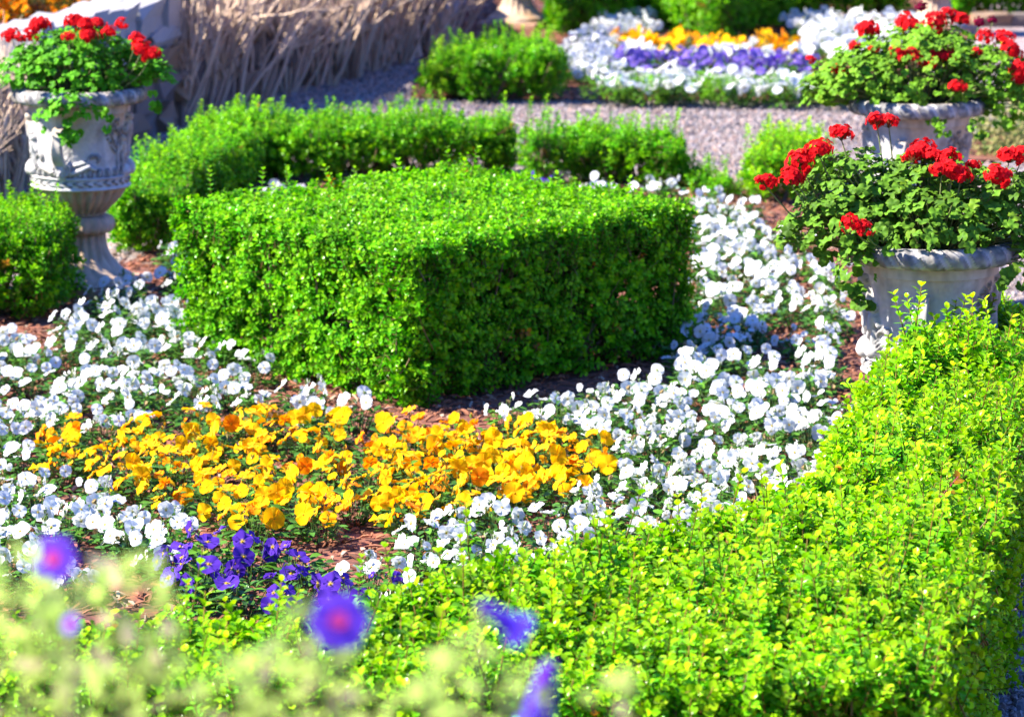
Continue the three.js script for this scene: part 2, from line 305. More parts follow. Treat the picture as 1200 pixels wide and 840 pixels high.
const whiteCol = () => { const w = R(.70, .79), y = R(0, .06); return (pi, t) => t < .1 ? C(.55, .5, .12) : C(w, w * 1.0, w * (1 - y)); };
let yk = 0; const yellowCol = () => { const b = R(.44, .53), or = yk++ % 5 === 3 ? .20 : R(0, .05); return (pi, t, u) => { const o = or + (t < .4 ? .06 : 0) + .05 * Math.sin(u * 9) * (t < .8 ? 1 : 0); return C(.88, Math.max(.20, b * 1.02 - o), .0015); }; };
const violetCol = () => { const w = R(.75, 1.3); return (pi, t, u) => t < .1 ? C(.7, .5, .02) : (t < .5 && pi > 1 && Math.abs(Math.sin(u * 8)) > .5) ? C(.02, .006, .10) : C(.085 * w, .028 * w, .34 * w); };
const blooms = { white: [], yellow: [], violet: [] };
for (let k = 0; k < 9; k++) { blooms.white.push(bloomGeo(whiteCol(), R(.84, .97))); blooms.yellow.push(bloomGeo(yellowCol(), R(.92, 1.05))); if (k < 6) blooms.violet.push(bloomGeo(violetCol(), R(.9, 1.05))); }
function pansyProto(colour, n, spread, lite) {            // one plant: leafy mound with flowers held above
  const g = new GB(), heads = [];
  for (let k = 0; k < 84; k++) {
    const a = R(0, 6.28), r = spread * Math.sqrt(rnd()) * 1.05, y = R(.015, .125) * (1 - .35 * r / spread), o = V(Math.cos(a) * r * .8, y, Math.sin(a) * r * .8);
    const b = a + R(-.9, .9), dir = V(Math.cos(b), R(-.15, .8), Math.sin(b)).normalize(), nrm = V(-dir.x * dir.y, 1, -dir.z * dir.y).add(randDir().multiplyScalar(.5)).normalize();
    const m = R(.65, 1.35), yel = rnd() < .22 ? 1.8 : 1;
    leaf(g, o, dir, nrm, R(.026, .05), R(.014, .025), R(.02, .12), C(.05 * m * yel, .15 * m * (yel > 1 ? 1.5 : 1), .014 * m), .55);
    if (k % 3 === 0) tube(g, [V(o.x * .4, 0, o.z * .4), o], .0018, .0014, C(.06, .12, .03), 3);
  }
  for (let k = 0; k < n; k++) {
    let p, tries = 0; do { const a = R(0, 6.28), r = spread * Math.sqrt(rnd()); p = V(Math.cos(a) * r, R(.095, .165) * (1 - .22 * r / spread), Math.sin(a) * r); } while (tries++ < 12 && heads.some(h => h.p.distanceTo(p) < .05));
    const d = V(-.3, R(.2, 1.0), .45).add(V(p.x * 6, 0, p.z * 6)).add(randDir().multiplyScalar(.75)).normalize();
    heads.push({ p, d });
    tube(g, [V(p.x * .5, .03, p.z * .5), V(p.x * .85 - d.x * .012, p.y * .72, p.z * .85 - d.z * .012), p.clone().addScaledVector(d, -.004)], .0016, .0012, C(.09, .17, .03), 3);
    for (let c = 0; c < 3; c++) leaf(g, p.clone().addScaledVector(d, -.006), randDir().addScaledVector(d, -.4).normalize(), d, .012, .005, .1, C(.12, .22, .03));
  }
  const bud = { white: C(.55, .56, .42), yellow: C(.75, .34, .01), violet: C(.10, .05, .25) }[colour];
  for (let k = 0; k < 4; k++) { const a = R(0, 6.28), r = spread * R(.2, .95), p = V(Math.cos(a) * r, R(.09, .14), Math.sin(a) * r), wilt = rnd() < .35, d = V(R(-.6, .6), wilt ? -.6 : .8, R(-.6, .6)).normalize(); tube(g, [V(p.x * .6, .03, p.z * .6), p], .0014, .0012, C(.11, .19, .03), 3); for (let j = 0; j < 4; j++) leaf(g, p, d.clone().add(randDir().multiplyScalar(.35)).normalize(), randDir(), R(.014, .024), R(.007, .012), .15, wilt ? C(.34, .24, .10) : j < 2 ? bud : C(.13, .22, .03)); }
  const grp = new THREE.Group(); grp.name = `${colour}_pansy`;
  part('foliage', g.geo(), M.pansyLeaf, grp);
  const up = V(0, 1, 0), zz = V(0, 0, 1);
  const frames = heads.map(h => {
    const x = V(0, 1, 0).cross(h.d).normalize(), low = x.clone().cross(h.d).negate(); if (low.y > 0) low.negate(); // lower petal hangs down
    const xx = h.d.clone().cross(low).normalize(); const m = new THREE.Matrix4().makeBasis(xx, h.d, low);
    const q = new THREE.Quaternion().setFromRotationMatrix(m); q.multiply(new THREE.Quaternion().setFromAxisAngle(up, R(-.35, .35))); return { p: h.p, q, s: rnd() < .15 ? R(.5, .7) : R(.85, 1.2) };
  });
  if (lite) {
    const gs = frames.map(f => pick(colour === 'violet' && rnd() < .85 ? blooms.lilac : blooms[colour]).clone().applyMatrix4(new THREE.Matrix4().compose(f.p, f.q, V(f.s, f.s, f.s).multiplyScalar(1.15))));
    part('flowers', mergeGeometries(gs), M.petal, grp).userData.kind = 'stuff';
  } else for (const f of frames) { const b = part('bloom', pick(blooms[colour]), M.petal, grp); b.position.copy(f.p); b.quaternion.copy(f.q); b.scale.setScalar(f.s); }
  return grp;
}
const protos = { white: [], yellow: [], violet: [], liteWhite: [], liteYellow: [], liteViolet: [] };
for (let k = 0; k < 10; k++) { protos.white.push(pansyProto('white', 4 + k % 4, R(.085, .105))); protos.yellow.push(pansyProto('yellow', 5 + k % 4, R(.085, .105))); }
for (let k = 0; k < 5; k++) protos.violet.push(pansyProto('violet', 3 + k % 3, R(.08, .1)));
const lilac = () => (pi, t, u) => C(.20, .13, .48); for (let k = 0; k < 3; k++) blooms.lilac = [...(blooms.lilac ?? []), bloomGeo(lilac(), 1)];
for (let k = 0; k < 4; k++) { protos.liteWhite.push(pansyProto('white', 10, .12, true)); protos.liteYellow.push(pansyProto('yellow', 10, .12, true)); protos.liteViolet.push(pansyProto('violet', 7, .12, true)); }
const planted = [];
function plantDrift(kind, P, gap, label, group, { keep = 1, scale = [.85, 1.15], turn = .9, near } = {}) {
  const b = bounds(P);
  for (let i = 0; i < 900; i++) {
    const x = R(b[0], b[1]), z = R(b[2], b[3]);
    if (!inPoly(x, z, P) || inPoly(x, z, cubeP) || planted.some(([a, c]) => Math.hypot(a - x, c - z) < gap)) continue;
    planted.push([x, z]); if (rnd() > keep) continue;
    const c = copyThing(pick(protos[kind]), V(x, .02, z), R(-turn, turn), R(...scale));
    let l = label, gr = group;
    if (near) { const b = near.map(([q, w, bias = 0]) => [(Array.isArray(q) ? edgeDist(x, z, q) * (inPoly(x, z, q) ? 0 : 1) : Math.hypot(q.x - x, q.z - z)) + bias, w]).sort((a, b) => a[0] - b[0])[0]; l = `${label} ${b[1]}`; gr = `${kind} pansies ${b[1]}`; }
    tag(c, l, 'pansy plant', gr);
  }
}
const FH = .12, yellowP = poly([[62, 505], [180, 492], [280, 484], [430, 488], [560, 500], [685, 512], [712, 540], [690, 562], [600, 588], [520, 600], [400, 612], [290, 616], [225, 590], [120, 552], [65, 540]], FH), violetP = poly([[200, 655], [255, 632], [300, 642], [360, 658], [455, 678], [445, 700], [330, 706], [215, 694]], FH);
const tallUrn = px(92, 108, .955), nearUrn = px(1091, 288, .955), barkGap = px(520, 640, 0);
plantDrift('yellow', yellowP, .15, 'yellow pansy plant', '', { near: [[cubeP, 'under the front corner of the clipped block', .1], [violetP, 'next to the violet pansies', .1], [barkGap, 'at the bare bark patch', -.1], [px(660, 540, .1), 'where the yellow drift meets the white pansies'], [px(120, 530, .1), 'at the narrow end of the yellow drift']] });
plantDrift('violet', violetP, .17, 'deep violet pansy plant between the yellow drift and the low hedge', 'violet pansies of the near bed');
plantDrift('white', poly([[-40, 392], [60, 385], [115, 345], [140, 328], [180, 330], [214, 350], [226, 382], [300, 424], [350, 456], [440, 480], [280, 492], [50, 500], [40, 560], [110, 565], [250, 610], [200, 645], [130, 668], [-40, 680]], FH), .148, 'white pansy plant', '', { near: [[tallUrn, 'at the foot of the tall carved urn'], [cubeP, 'along the sunlit side of the clipped block'], [px(40, 390, .1), 'below the box hedge end by the tall urn'], [px(140, 450, .1), 'midway between the tall urn and the yellow drift'], [yellowP, 'bordering the yellow drift on the tall urn side', .1], [violetP, 'between the violet pansies and the pale shrub', .05]] });
plantDrift('white', poly([[560, 492], [600, 474], [650, 470], [760, 438], [870, 452], [990, 450], [985, 485], [945, 560], [905, 602], [800, 618], [660, 640], [640, 610], [660, 585], [735, 548], [705, 508]], FH), .145, 'white pansy plant', '', { near: [[cubeP, 'at the shaded foot of the clipped block', .1], [yellowP, 'bordering the yellow drift on the corner hedge side', .05], [cornerP, 'against the lime green corner hedge', .05], [px(800, 520, .1), 'midway between the clipped block and corner hedge']] });
plantDrift('white', poly([[795, 222], [860, 226], [930, 268], [985, 325], [985, 395], [970, 440], [870, 452], [770, 455], [800, 420], [818, 330], [818, 260]], FH), .165, 'white pansy plant', '', { keep: .93, near: [[px(880, 410, .1), 'in the shadow thrown by the clipped block'], [px(850, 240, .1), 'beside the gap in the back hedge'], [cubeP, 'hugging the far side corner of the clipped block', .12], [px(960, 350, .1), 'under the geranium leaves of the near urn'], [px(890, 310, .1), 'midway between the hedge gap and the near urn']] });
plantDrift('white', poly([[395, 688], [450, 652], [530, 600], [585, 600], [598, 622], [648, 628], [655, 652], [560, 676], [430, 704]], FH), .15, 'white pansy plant beside the bare bark patch behind the low hedge', 'white pansies beside the bark patch', { keep: .85 });
plantDrift('white', poly([[200, 285], [216, 285], [218, 330], [205, 330]], FH), .13, 'white pansy plant squeezed against the side of the clipped block', 'white pansies against the block');
for (const [x, y, k] of [[330, 214, 'white'], [642, 203, 'violet'], [786, 208, 'white'], [765, 209, 'white'], [700, 206, 'white']]) { const c = copyThing(pick(protos[k]), px(x, y + 16, .12).setY(.02).add(V(0, 0, -.1)), R(-1, 1), 1.1); tag(c, k === 'white' ? 'white pansy plant behind the clipped block, flowers just above its top edge' : 'violet pansy plant peeping over the back edge of the clipped block', 'pansy plant', k === 'white' ? 'white pansies behind the block' : undefined); }
// the far bed
const liteDrift = (kind, pts, gap, label, group, keep) => plantDrift(kind, poly(pts, .12), gap, label, group, { keep, scale: [1, 1.3], turn: 3 });
liteDrift('liteYellow', [[738, 46], [940, 50], [942, 60], [745, 56]], .24, 'yellow pansy plant in the thin band of the far bed', 'yellow pansies of the far bed');
liteDrift('liteViolet', [[722, 66], [850, 68], [945, 72], [945, 84], [800, 84], [725, 80]], .21, 'pale violet pansy plant in the band of the far bed', 'violet pansies of the far bed');
liteDrift('liteWhite', [[664, 58], [700, 28], [750, 14], [760, 34], [735, 45], [740, 62], [720, 82], [680, 88]], .21, 'white pansy plant near the rounded corner bush of the far bed', 'white pansies by the corner bush');
liteDrift('liteWhite', [[935, 22], [1060, 22], [1062, 48], [1000, 66], [945, 50]], .21, 'white pansy plant in front of the back hedge of the far bed', 'white pansies by the back hedge');
liteDrift('liteWhite', [[740, 62], [945, 64], [945, 68], [740, 66]], .2, 'white pansy plant between the far yellow and violet bands', 'white pansies between the far bands', .7);
liteDrift('liteWhite', [[715, 88], [830, 88], [950, 94], [950, 108], [720, 106]], .26, 'white pansy plant along the gravel edge of the far bed', 'white pansies on the far bed edge', 1);
{ // leafy edging of the far bed with few flowers
  const make = () => { const g = new GB(); for (let k = 0; k < 150; k++) { const a = R(0, 6.28), r = .15 * Math.sqrt(rnd()), o = V(Math.cos(a) * r, R(.02, .17), Math.sin(a) * r), dir = V(Math.cos(a), R(0, 1.2), Math.sin(a)).normalize(); const m = R(.7, 1.3); leaf(g, o, dir, V(-dir.x * dir.y, 1, -dir.z * dir.y).normalize(), R(.035, .06), R(.018, .03), .08, C(.12 * m, .29 * m, .008 * m), .55); } return g.geo(); };
  const gs = [make(), make(), make()];
  const P = poly([[705, 104], [1010, 108], [1010, 116], [708, 114]], .08); let n = 0;
  for (let i = 0; i < 400 && n < 22; i++) { const b = bounds(P), x = R(b[0], b[1]), z = R(b[2], b[3]); if (!inPoly(x, z, P) || planted.some(([a, c]) => Math.hypot(a - x, c - z) < .15)) continue; planted.push([x, z]); n++; const t = thing('edging_plant', 'bushy green edging plant without flowers beside the gravel path', 'plant', V(x, .02, z), 'edging plants of the far bed'); part('foliage', pick(gs), M.box, t); t.rotation.y = R(0, 6); }
}

// ------------------------------------------------------------------ carved urns
const urnCol = (x, y, z, k = 1) => {                     // cast stone: mottled, with rusty and grey weather stains
  const n = fbm(x * 9, y * 9, z * 9), f = N3(x * 60, y * 60, z * 60), st = Math.max(0, fbm(x * 5 + 4, y * 3, z * 5) - .05), gr = Math.max(0, fbm(x * 14 + 9, y * 14, z * 14) - .1);
  const sk = Math.max(0, N3(x * 26, y * 2.5, z * 26)) * .5, b = (.46 + .06 * n + .07 * f) * k * (1 - sk); return C(b * (1 - .3 * gr), b * (.94 - .25 * st - .3 * gr), b * (.88 - .5 * st - .26 * gr));
};
function turned(prof, seg, disp, tone) {                        // lathe with carved relief; prof = [[r, y], ...]
  const g = new GB(), rows = [];
  for (const [r, y] of prof) {
    const row = [];
    for (let k = 0; k < seg; k++) { const a = k / seg * 2 * Math.PI, d = disp ? disp(a, y, r) : 0, rr = r + d + .0016 * N3(Math.sin(a) * r * 70, y * 70, Math.cos(a) * r * 70), x = Math.sin(a) * rr, z = Math.cos(a) * rr; const cc = urnCol(x, y, z); if (tone) tone(cc, a, y, x, z, d); row.push(g.v(V(x, y, z), cc)); }
    rows.push(row);
  }
  for (let i = 0; i < rows.length - 1; i++) for (let k = 0; k < seg; k++) g.q(rows[i][k], rows[i][(k + 1) % seg], rows[i + 1][(k + 1) % seg], rows[i + 1][k]);
  return g.geo();
}
const smooth = (pts, n) => { const c = new THREE.CatmullRomCurve3(pts.map(([r, y]) => V(r, y, 0)), false, 'catmullrom', .5); return c.getPoints(n).map(p => [p.x, p.y]); };
const caps = [];                                          // relief figures drawn in the unrolled wall (u = angle * .235 m)
function cap(u0, v0, u1, v1, r, h) { caps.push([u0, v0, u1, v1, r, h]); }
function putto(u, v, s, f) {
  cap(u, v + .115 * s, u, v + .118 * s, .022 * s, .030 * s); cap(u, v + .085 * s, u + f * .006 * s, v + .04 * s, .024 * s, .032 * s);
  cap(u + f * .015 * s, v + .085 * s, u + f * .045 * s, v + .105 * s, .011 * s, .02 * s); cap(u - f * .015 * s, v + .085 * s, u - f * .035 * s, v + .05 * s, .011 * s, .02 * s);
  cap(u + f * .01 * s, v + .035 * s, u + f * .03 * s, v, .015 * s, .026 * s); cap(u + f * .03 * s, v, u + f * .018 * s, v - .035 * s, .011 * s, .02 * s);
  cap(u - f * .008 * s, v + .03 * s, u - f * .012 * s, v - .035 * s, .014 * s, .024 * s);
}
const UA = a => a * .21;
for (const side of [-1, 1]) {                             // figures on both flanks, a tree beside each pair
  const c = UA(side * 1.52);
  putto(c, .70, 1.05, side); putto(c + side * .055, .66, .9, -side); putto(c - side * .06, .63, .85, side);
  cap(c + .01, .585, c + .012, .59, .045, .038); cap(c - .05, .575, c - .04, .58, .035, .028); cap(c + .065, .58, c + .06, .585, .03, .028);
  const t = UA(side > 0 ? 1.02 : -2.1);
  cap(t, .59, t + .006, .70, .009, .014); cap(t + .004, .68, t - .04, .76, .006, .010); cap(t + .004, .69, t + .035, .78, .006, .010); cap(t, .66, t - .035, .70, .005, .009);
  for (let k = 0; k < 46; k++) { const a = R(0, 6.28), r = .062 * Math.sqrt(rnd()); cap(t + Math.cos(a) * r, .765 + Math.sin(a) * r * .95, t + Math.cos(a) * r + .001, .765 + Math.sin(a) * r * .95, R(.006, .010), R(.006, .013)); }
}
for (const a of [-.28, Math.PI - .28]) {                  // mask and scrolls below each handle
  const c = UA(a > 1.5 ? a - 2 * Math.PI : a); cap(c, .60, c, .605, .034, .035); cap(c, .575, c, .55, .026, .03); cap(c - .018, .615, c - .018, .616, .010, .042); cap(c + .018, .615, c + .018, .616, .010, .042); cap(c, .59, c, .575, .007, .045);
  cap(c + .05, .585, c + .12, .615, .014, .024); cap(c + .12, .615, c + .145, .60, .012, .02); cap(c + .055, .62, c + .12, .635, .008, .015); cap(c - .05, .585, c - .11, .61, .014, .024);
  for (let k = 0; k < 16; k++) { const w = k / 16 * 6.28; cap(c + Math.cos(w) * .036, .605 + Math.sin(w) * .036, c + Math.cos(w) * .037, .605 + Math.sin(w) * .037, .009, .03); }
}
for (let k = 0; k < 30; k++) { const c = UA(-Math.PI + (k + .5) / 30 * 2 * Math.PI); cap(c, .568, c, .588, .015, .012); cap(c, .57, c, .59, .004, .017); }   // leaf border above the frieze
for (const a0 of [.45, -.95, 2.2, -2.75]) for (let k = 0; k < 14; k++) { const w = k / 14 * 4.6, q = .012 + .045 * k / 14, u = UA(a0) + Math.cos(w) * q, v = .635 + Math.sin(w) * q * .8; cap(u, v, u + .006, v + .006, .008, .012); }   // scrolling vines
const relief = (a, y) => {
  const u = UA(a > Math.PI ? a - 2 * Math.PI : a); let h = 0;
  for (const [a0, b0, a1, b1, r, hh] of caps) {
    if (Math.min(a0, a1) - r > u || Math.max(a0, a1) + r < u || Math.min(b0, b1) - r > y || Math.max(b0, b1) + r < y) continue;
    const dx = a1 - a0, dy = b1 - b0, t = Math.max(0, Math.min(1, ((u - a0) * dx + (y - b0) * dy) / (dx * dx + dy * dy))), d = Math.hypot(u - a0 - dx * t, y - b0 - dy * t);
    if (d < r) h = Math.max(h, 1.15 * hh * Math.sqrt(1 - (d / r) ** 2));
  }
  return h;
};
const rusty = (c, a, y, x, z) => { const n = .55 + .45 * fbm(x * 12, y * 5, z * 12); c.r *= 1.05 - .12 * n; c.g *= .84 - .2 * n; c.b *= .66 - .26 * n; };        // iron stained fluting
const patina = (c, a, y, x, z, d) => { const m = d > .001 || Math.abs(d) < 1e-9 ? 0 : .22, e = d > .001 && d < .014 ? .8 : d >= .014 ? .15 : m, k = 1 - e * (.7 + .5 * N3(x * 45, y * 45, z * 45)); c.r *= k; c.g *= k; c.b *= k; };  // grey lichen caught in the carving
const urnGeos = {
  plinth: (() => { const g = new RoundedBoxGeometry(.5, .05, .5, 2, .008), p = g.attributes.position, c = []; for (let i = 0; i < p.count; i++) { const k = R(.9, 1.1); c.push(.36 * k, .20 * k, .12 * k); } g.setAttribute('color', new THREE.Float32BufferAttribute(c, 3)); g.translate(0, .025, 0); return g; })(),
  foot: turned(smooth([[.02, .051], [.235, .052], [.24, .062], [.232, .08], [.222, .088], [.205, .096], [.165, .125], [.125, .17], [.105, .225], [.10, .275], [.098, .29]], 40), 120, (a, y) => y > .1 && y < .28 ? .012 * Math.abs(Math.sin(a * 9)) * Math.min(1, (y - .1) * 30) : 0, rusty),
  collar: turned(smooth([[.09, .282], [.125, .284], [.142, .305], [.142, .335], [.125, .358], [.10, .362]], 16), 120, (a, y, r) => r > .12 ? .012 * Math.abs(Math.sin(a * 8)) : 0, rusty),
  bowl: turned(smooth([[.095, .360], [.108, .372], [.145, .405], [.185, .445], [.208, .485], [.213, .505]], 30), 240, (a, y) => -.018 * Math.pow(Math.abs(Math.cos(a * 13)), 2.5) * (y < .375 ? 0 : y > .48 ? Math.max(0, (.505 - y) * 40) : 1), rusty),
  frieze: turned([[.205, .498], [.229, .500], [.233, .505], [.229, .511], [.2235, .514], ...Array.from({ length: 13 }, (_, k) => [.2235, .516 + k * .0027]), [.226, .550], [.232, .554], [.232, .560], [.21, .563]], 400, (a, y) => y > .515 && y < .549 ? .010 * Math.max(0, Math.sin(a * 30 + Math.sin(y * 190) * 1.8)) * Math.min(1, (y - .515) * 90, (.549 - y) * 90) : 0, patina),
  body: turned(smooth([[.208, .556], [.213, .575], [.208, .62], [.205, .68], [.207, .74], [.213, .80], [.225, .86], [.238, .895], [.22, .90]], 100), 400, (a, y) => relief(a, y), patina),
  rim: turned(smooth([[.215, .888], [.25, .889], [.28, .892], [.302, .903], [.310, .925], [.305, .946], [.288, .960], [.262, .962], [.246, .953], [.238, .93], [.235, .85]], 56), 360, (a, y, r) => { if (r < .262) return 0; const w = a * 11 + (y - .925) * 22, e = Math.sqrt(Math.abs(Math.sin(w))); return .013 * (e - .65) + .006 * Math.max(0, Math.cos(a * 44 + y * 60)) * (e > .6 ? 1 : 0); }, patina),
};
const handleGeo = (() => {
  const out = []; const c = new THREE.CatmullRomCurve3([V(0, .605, .222), V(0, .65, .265), V(0, .71, .285), V(0, .765, .272), V(0, .79, .245), V(0, .775, .222), V(0, .755, .23)]);
  const g = new GB(), n = 30, rows = [];
  for (let k = 0; k <= n; k++) {
    const p = c.getPoint(k / n), t = c.getTangent(k / n), nn = V(1, 0, 0).cross(t).normalize(), row = [], w = .030 - .006 * k / n;
    for (const [s, h] of [[-1, -.4], [-1, .4], [-.75, .8], [-.5, .4], [.5, .4], [.75, .8], [1, .4], [1, -.4]]) { const q = p.clone().add(V(s * w, 0, 0)).addScaledVector(nn, h * .014); row.push(g.v(q, urnCol(q.x, q.y, q.z))); }
    rows.push(row);
  }
  for (let k = 0; k < n; k++) for (let j = 0; j < 8; j++) g.q(rows[k][j], rows[k + 1][j], rows[k + 1][(j + 1) % 8], rows[k][(j + 1) % 8]);
  return g.geo();
})();
const soilGeo = new THREE.CircleGeometry(.236, 40); soilGeo.rotateX(-Math.PI / 2); soilGeo.translate(0, .90, 0);
function urn(pos, label, turn = 0) {
  const u = thing('stone_urn', label, 'urn', pos, 'carved urns at the bed corners');
  for (const k of ['plinth', 'foot', 'collar', 'bowl', 'frieze', 'body', 'rim']) part(k, urnGeos[k], M.urn, u);
  for (const a of [-.28, Math.PI - .28]) { const h = part('handle', handleGeo, M.urn, u); h.rotation.y = a; }
  part('potting_soil', soilGeo, M.mulch, u);
  u.rotation.y = turn; return u;
}
const base = (x, y, h) => px(x, y, h).setY(.02);
const urnA = base(92, 108, .955), urnB = base(1091, 288, .955), urnC = base(1076, 121, .955), urnD = base(606, 27, .05), urnE = base(1097, 33, .05);
urn(urnA, 'pale carved urn with scroll handle and red geraniums in front of the stone wall');
urn(urnB, 'pale carved urn half hidden by the lime corner hedge', .06);
urn(urnC, 'pale carved urn standing by the path, partly hidden behind a nearer geranium', -.1);
urn(urnD, 'distant pale urn foot above the rounded corner bush', 1.2);
urn(urnE, 'distant pale urn between the back hedge and the dark hedge', .8);

// ------------------------------------------------------------------ geraniums
function geraniumLeaf() {
  const g = new GB(), n = 20, ph = R(0, 6), m = R(.8, 1.2), c0 = C(.075 * m, .19 * m, .012 * m), c1 = C(.09 * m, .22 * m, .011 * m), c2 = C(.12 * m, .26 * m, .012 * m);
  const ctr = g.v(V(0, 0, .25), c0), r1 = [], r2 = [];
  for (let k = 0; k <= n; k++) {
    const a = -2.75 + 5.5 * k / n, s = .92 + .08 * Math.cos(a * 7.9), rr = 1 + .05 * Math.sin(a * 3 + ph);
    r1.push(g.v(V(Math.sin(a) * .55, .10 + .06 * Math.sin(a * 4 + ph), .25 + Math.cos(a) * .55), c1));
    r2.push(g.v(V(Math.sin(a) * rr * s, .14 + .16 * Math.sin(a * 4 + ph) - .10, .25 + Math.cos(a) * rr * s), c2));
  }
  for (let k = 0; k < n; k++) { g.t(ctr, r1[k], r1[k + 1]); g.q(r1[k], r2[k], r2[k + 1], r1[k + 1]); }
  return g.geo();
}
const gLeaves = [geraniumLeaf(), geraniumLeaf(), geraniumLeaf(), geraniumLeaf()];
function umbel(col, nF, rad) {                            // loose domed head of five-petalled florets
  const g = new GB(), cc = C(...col), flat = R(.6, .85), lean = V(R(-.3, .3), 0, R(-.3, .3));
  for (let k = 0; k < nF; k++) {
    const z = k < 6 ? R(.72, 1) : R(-.25, .9), a = k * 2.4 + R(-.5, .5), s = Math.sqrt(Math.max(0, 1 - z * z)), d = V(s * Math.cos(a), z, s * Math.sin(a)).add(lean).normalize(), o = d.clone().multiplyScalar(rad * R(.55, 1.12)), t = perp(d), b = d.clone().cross(t), r0 = R(0, 6);
    o.y *= flat;
    tube(g, [V(0, -rad * .45, 0), o], .0011, .001, C(.16, .10, .03), 3);
    for (let p = 0; p < 5; p++) { const w = r0 + p * 1.257, dir = t.clone().multiplyScalar(Math.cos(w)).addScaledVector(b, Math.sin(w)).addScaledVector(d, R(.1, .55)).normalize(), m = R(.7, 1.2); leaf(g, o, dir, d, rad * R(.30, .42), rad * R(.28, .38), R(-.05, .25), C(cc.r * m, cc.g * m, cc.b * m), .62); }
  }
  return g.geo();
}
const RED = [.74, .010, .014], MAROON = [.20, .004, .035];
const umbels = [umbel(RED, 32, .046), umbel(RED, 26, .044), umbel(RED, 36, .048), umbel(RED, 30, .046), umbel(RED, 24, .043)], darkUmbels = [umbel(MAROON, 26, .030), umbel(MAROON, 24, .032)];
function geranium({ label, pos, lobes, nLeaf, leafR = [.024, .034], heads, droop = [], tint = [1, 1, 1] }) {
  const o = thing('red_geranium', label, 'geranium', pos.clone().setY(.92)), origin = o.position.clone();
  const g = new GB(), spots = [], tot = lobes.reduce((s, l) => s + l[4] * l[3], 0);
  for (let i = 0; i < nLeaf; i++) {
    let t = rnd() * tot, l; for (l of lobes) { t -= l[4] * l[3]; if (t < 0) break; }
    const [cx, cy, cz, rx, ry, rz = rx] = l, d = randDir(); if (d.y < -.45) d.y *= -1; const k = R(.62, 1.02) * (1 + .12 * N3(d.x * 3 + cx * 5, d.y * 3, d.z * 3));
    const p = V(cx + d.x * rx * k, cy + d.y * ry * k, cz + d.z * rz * k); if (p.y < .02 && Math.hypot(p.x, p.z) < .30) continue;
    spots.push([p, d.clone().multiplyScalar(.7).add(V(-.15, .75, .1)).add(randDir().multiplyScalar(.55)).normalize(), k]);
    if (i % 4 === 0) tube(g, [V(p.x * .25, -.02, p.z * .25), V(p.x * .7, p.y * .55 + .02, p.z * .7), p], .004, .0018, C(.13, .15, .04), 4);
  }
  for (const [x, y, z] of droop) for (let k = 0; k < 7; k++) spots.push([V(x + gauss() * .035, y + gauss() * .04, z + gauss() * .03), V(-.2, .5, .8).add(randDir().multiplyScalar(.4)).normalize(), 1]);
  spots.sort((a, b) => b[2] - a[2]);
  const up = V(0, 1, 0), q = new THREE.Quaternion(), m4 = new THREE.Matrix4();
  const mats = [0, 1, 2, 3].map(i => { const m = M.geraniumLeaf.clone(), w = [.7, 1, 1.25, 1][i]; m.color.setRGB(tint[0] * w * (i === 3 ? 1.5 : 1), tint[1] * w * (i === 3 ? 1.2 : 1), tint[2] * w); return m; });
  const rest = new THREE.InstancedMesh(gLeaves[0], mats[1], Math.max(1, spots.length - 290)); let n = 0;
  spots.forEach(([p, d], i) => {
    q.setFromUnitVectors(up, d).multiply(new THREE.Quaternion().setFromAxisAngle(up, R(0, 6.28))); const s = R(...leafR);
    if (i < 290) { const l = part('leaf', pick(gLeaves), mats[rnd() < .12 ? 3 : Math.floor(rnd() * 3)], o); l.position.copy(p); l.quaternion.copy(q); l.scale.setScalar(s); }
    else { m4.compose(p, q, V(s, s, s)); rest.setMatrixAt(n, m4); const w = R(.7, 1.25); rest.setColorAt(n++, C(w, w, w)); }
  });
  if (n > 8) { rest.name = 'foliage'; rest.userData.kind = 'stuff'; rest.castShadow = rest.receiveShadow = true; o.add(rest); }
  for (const [hx, hy, dz, s = 1, dark] of heads) {       // heads where the photograph shows them, at the depth of their place in the plant
    const w = pd(hx, hy, -(origin.z + dz)), p = w.sub(origin), h = part('flower_head', dark ? pick(darkUmbels) : pick(umbels), M.petal, o);
    h.position.copy(p); h.rotation.set(R(-.2, .6), R(0, 6), R(-.1, .5)); h.scale.setScalar(s * R(.95, 1.08));
    tube(g, [V(p.x * .4, 0, p.z * .4), V(p.x * .85, p.y * .6, p.z * .85), p.clone().add(V(0, -.01 * s, 0))], .003, .002, C(.14, .17, .05), 4);
  }
  part('stems', g.geo(), M.stem, o);
  return o;
}
geranium({ label: 'red geranium filling the urn that stands in front of the stone wall', pos: urnA, nLeaf: 1150, leafR: [.018, .027], tint: [.8, 1.25, .5],
  lobes: [[-.02, .13, .02, .33, .17, .30], [-.22, .12, .05, .16, .14], [.25, .14, 0, .16, .14], [.0, .22, -.05, .25, .12], [.36, .10, .02, .10, .09], [-.02, -.02, .28, .14, .10, .06]],
  droop: [[-.13, -.05, .30], [-.03, -.1, .31], [.0, -.14, .31], [.14, -.04, .31], [.36, .0, .1]],
  heads: [[45, 30, 0, 1], [36, 40, .1, .8], [12, 42, .05, .9], [24, 46, .1, .7], [88, 26, .05, 1], [100, 30, .1, 1], [112, 30, 0, 1], [102, 42, .15, .9], [80, 44, .2, .7], [126, 38, .1, .8], [142, 28, 0, .7], [160, 46, .15, .8], [166, 57, .2, 1], [177, 64, .2, 1]] });
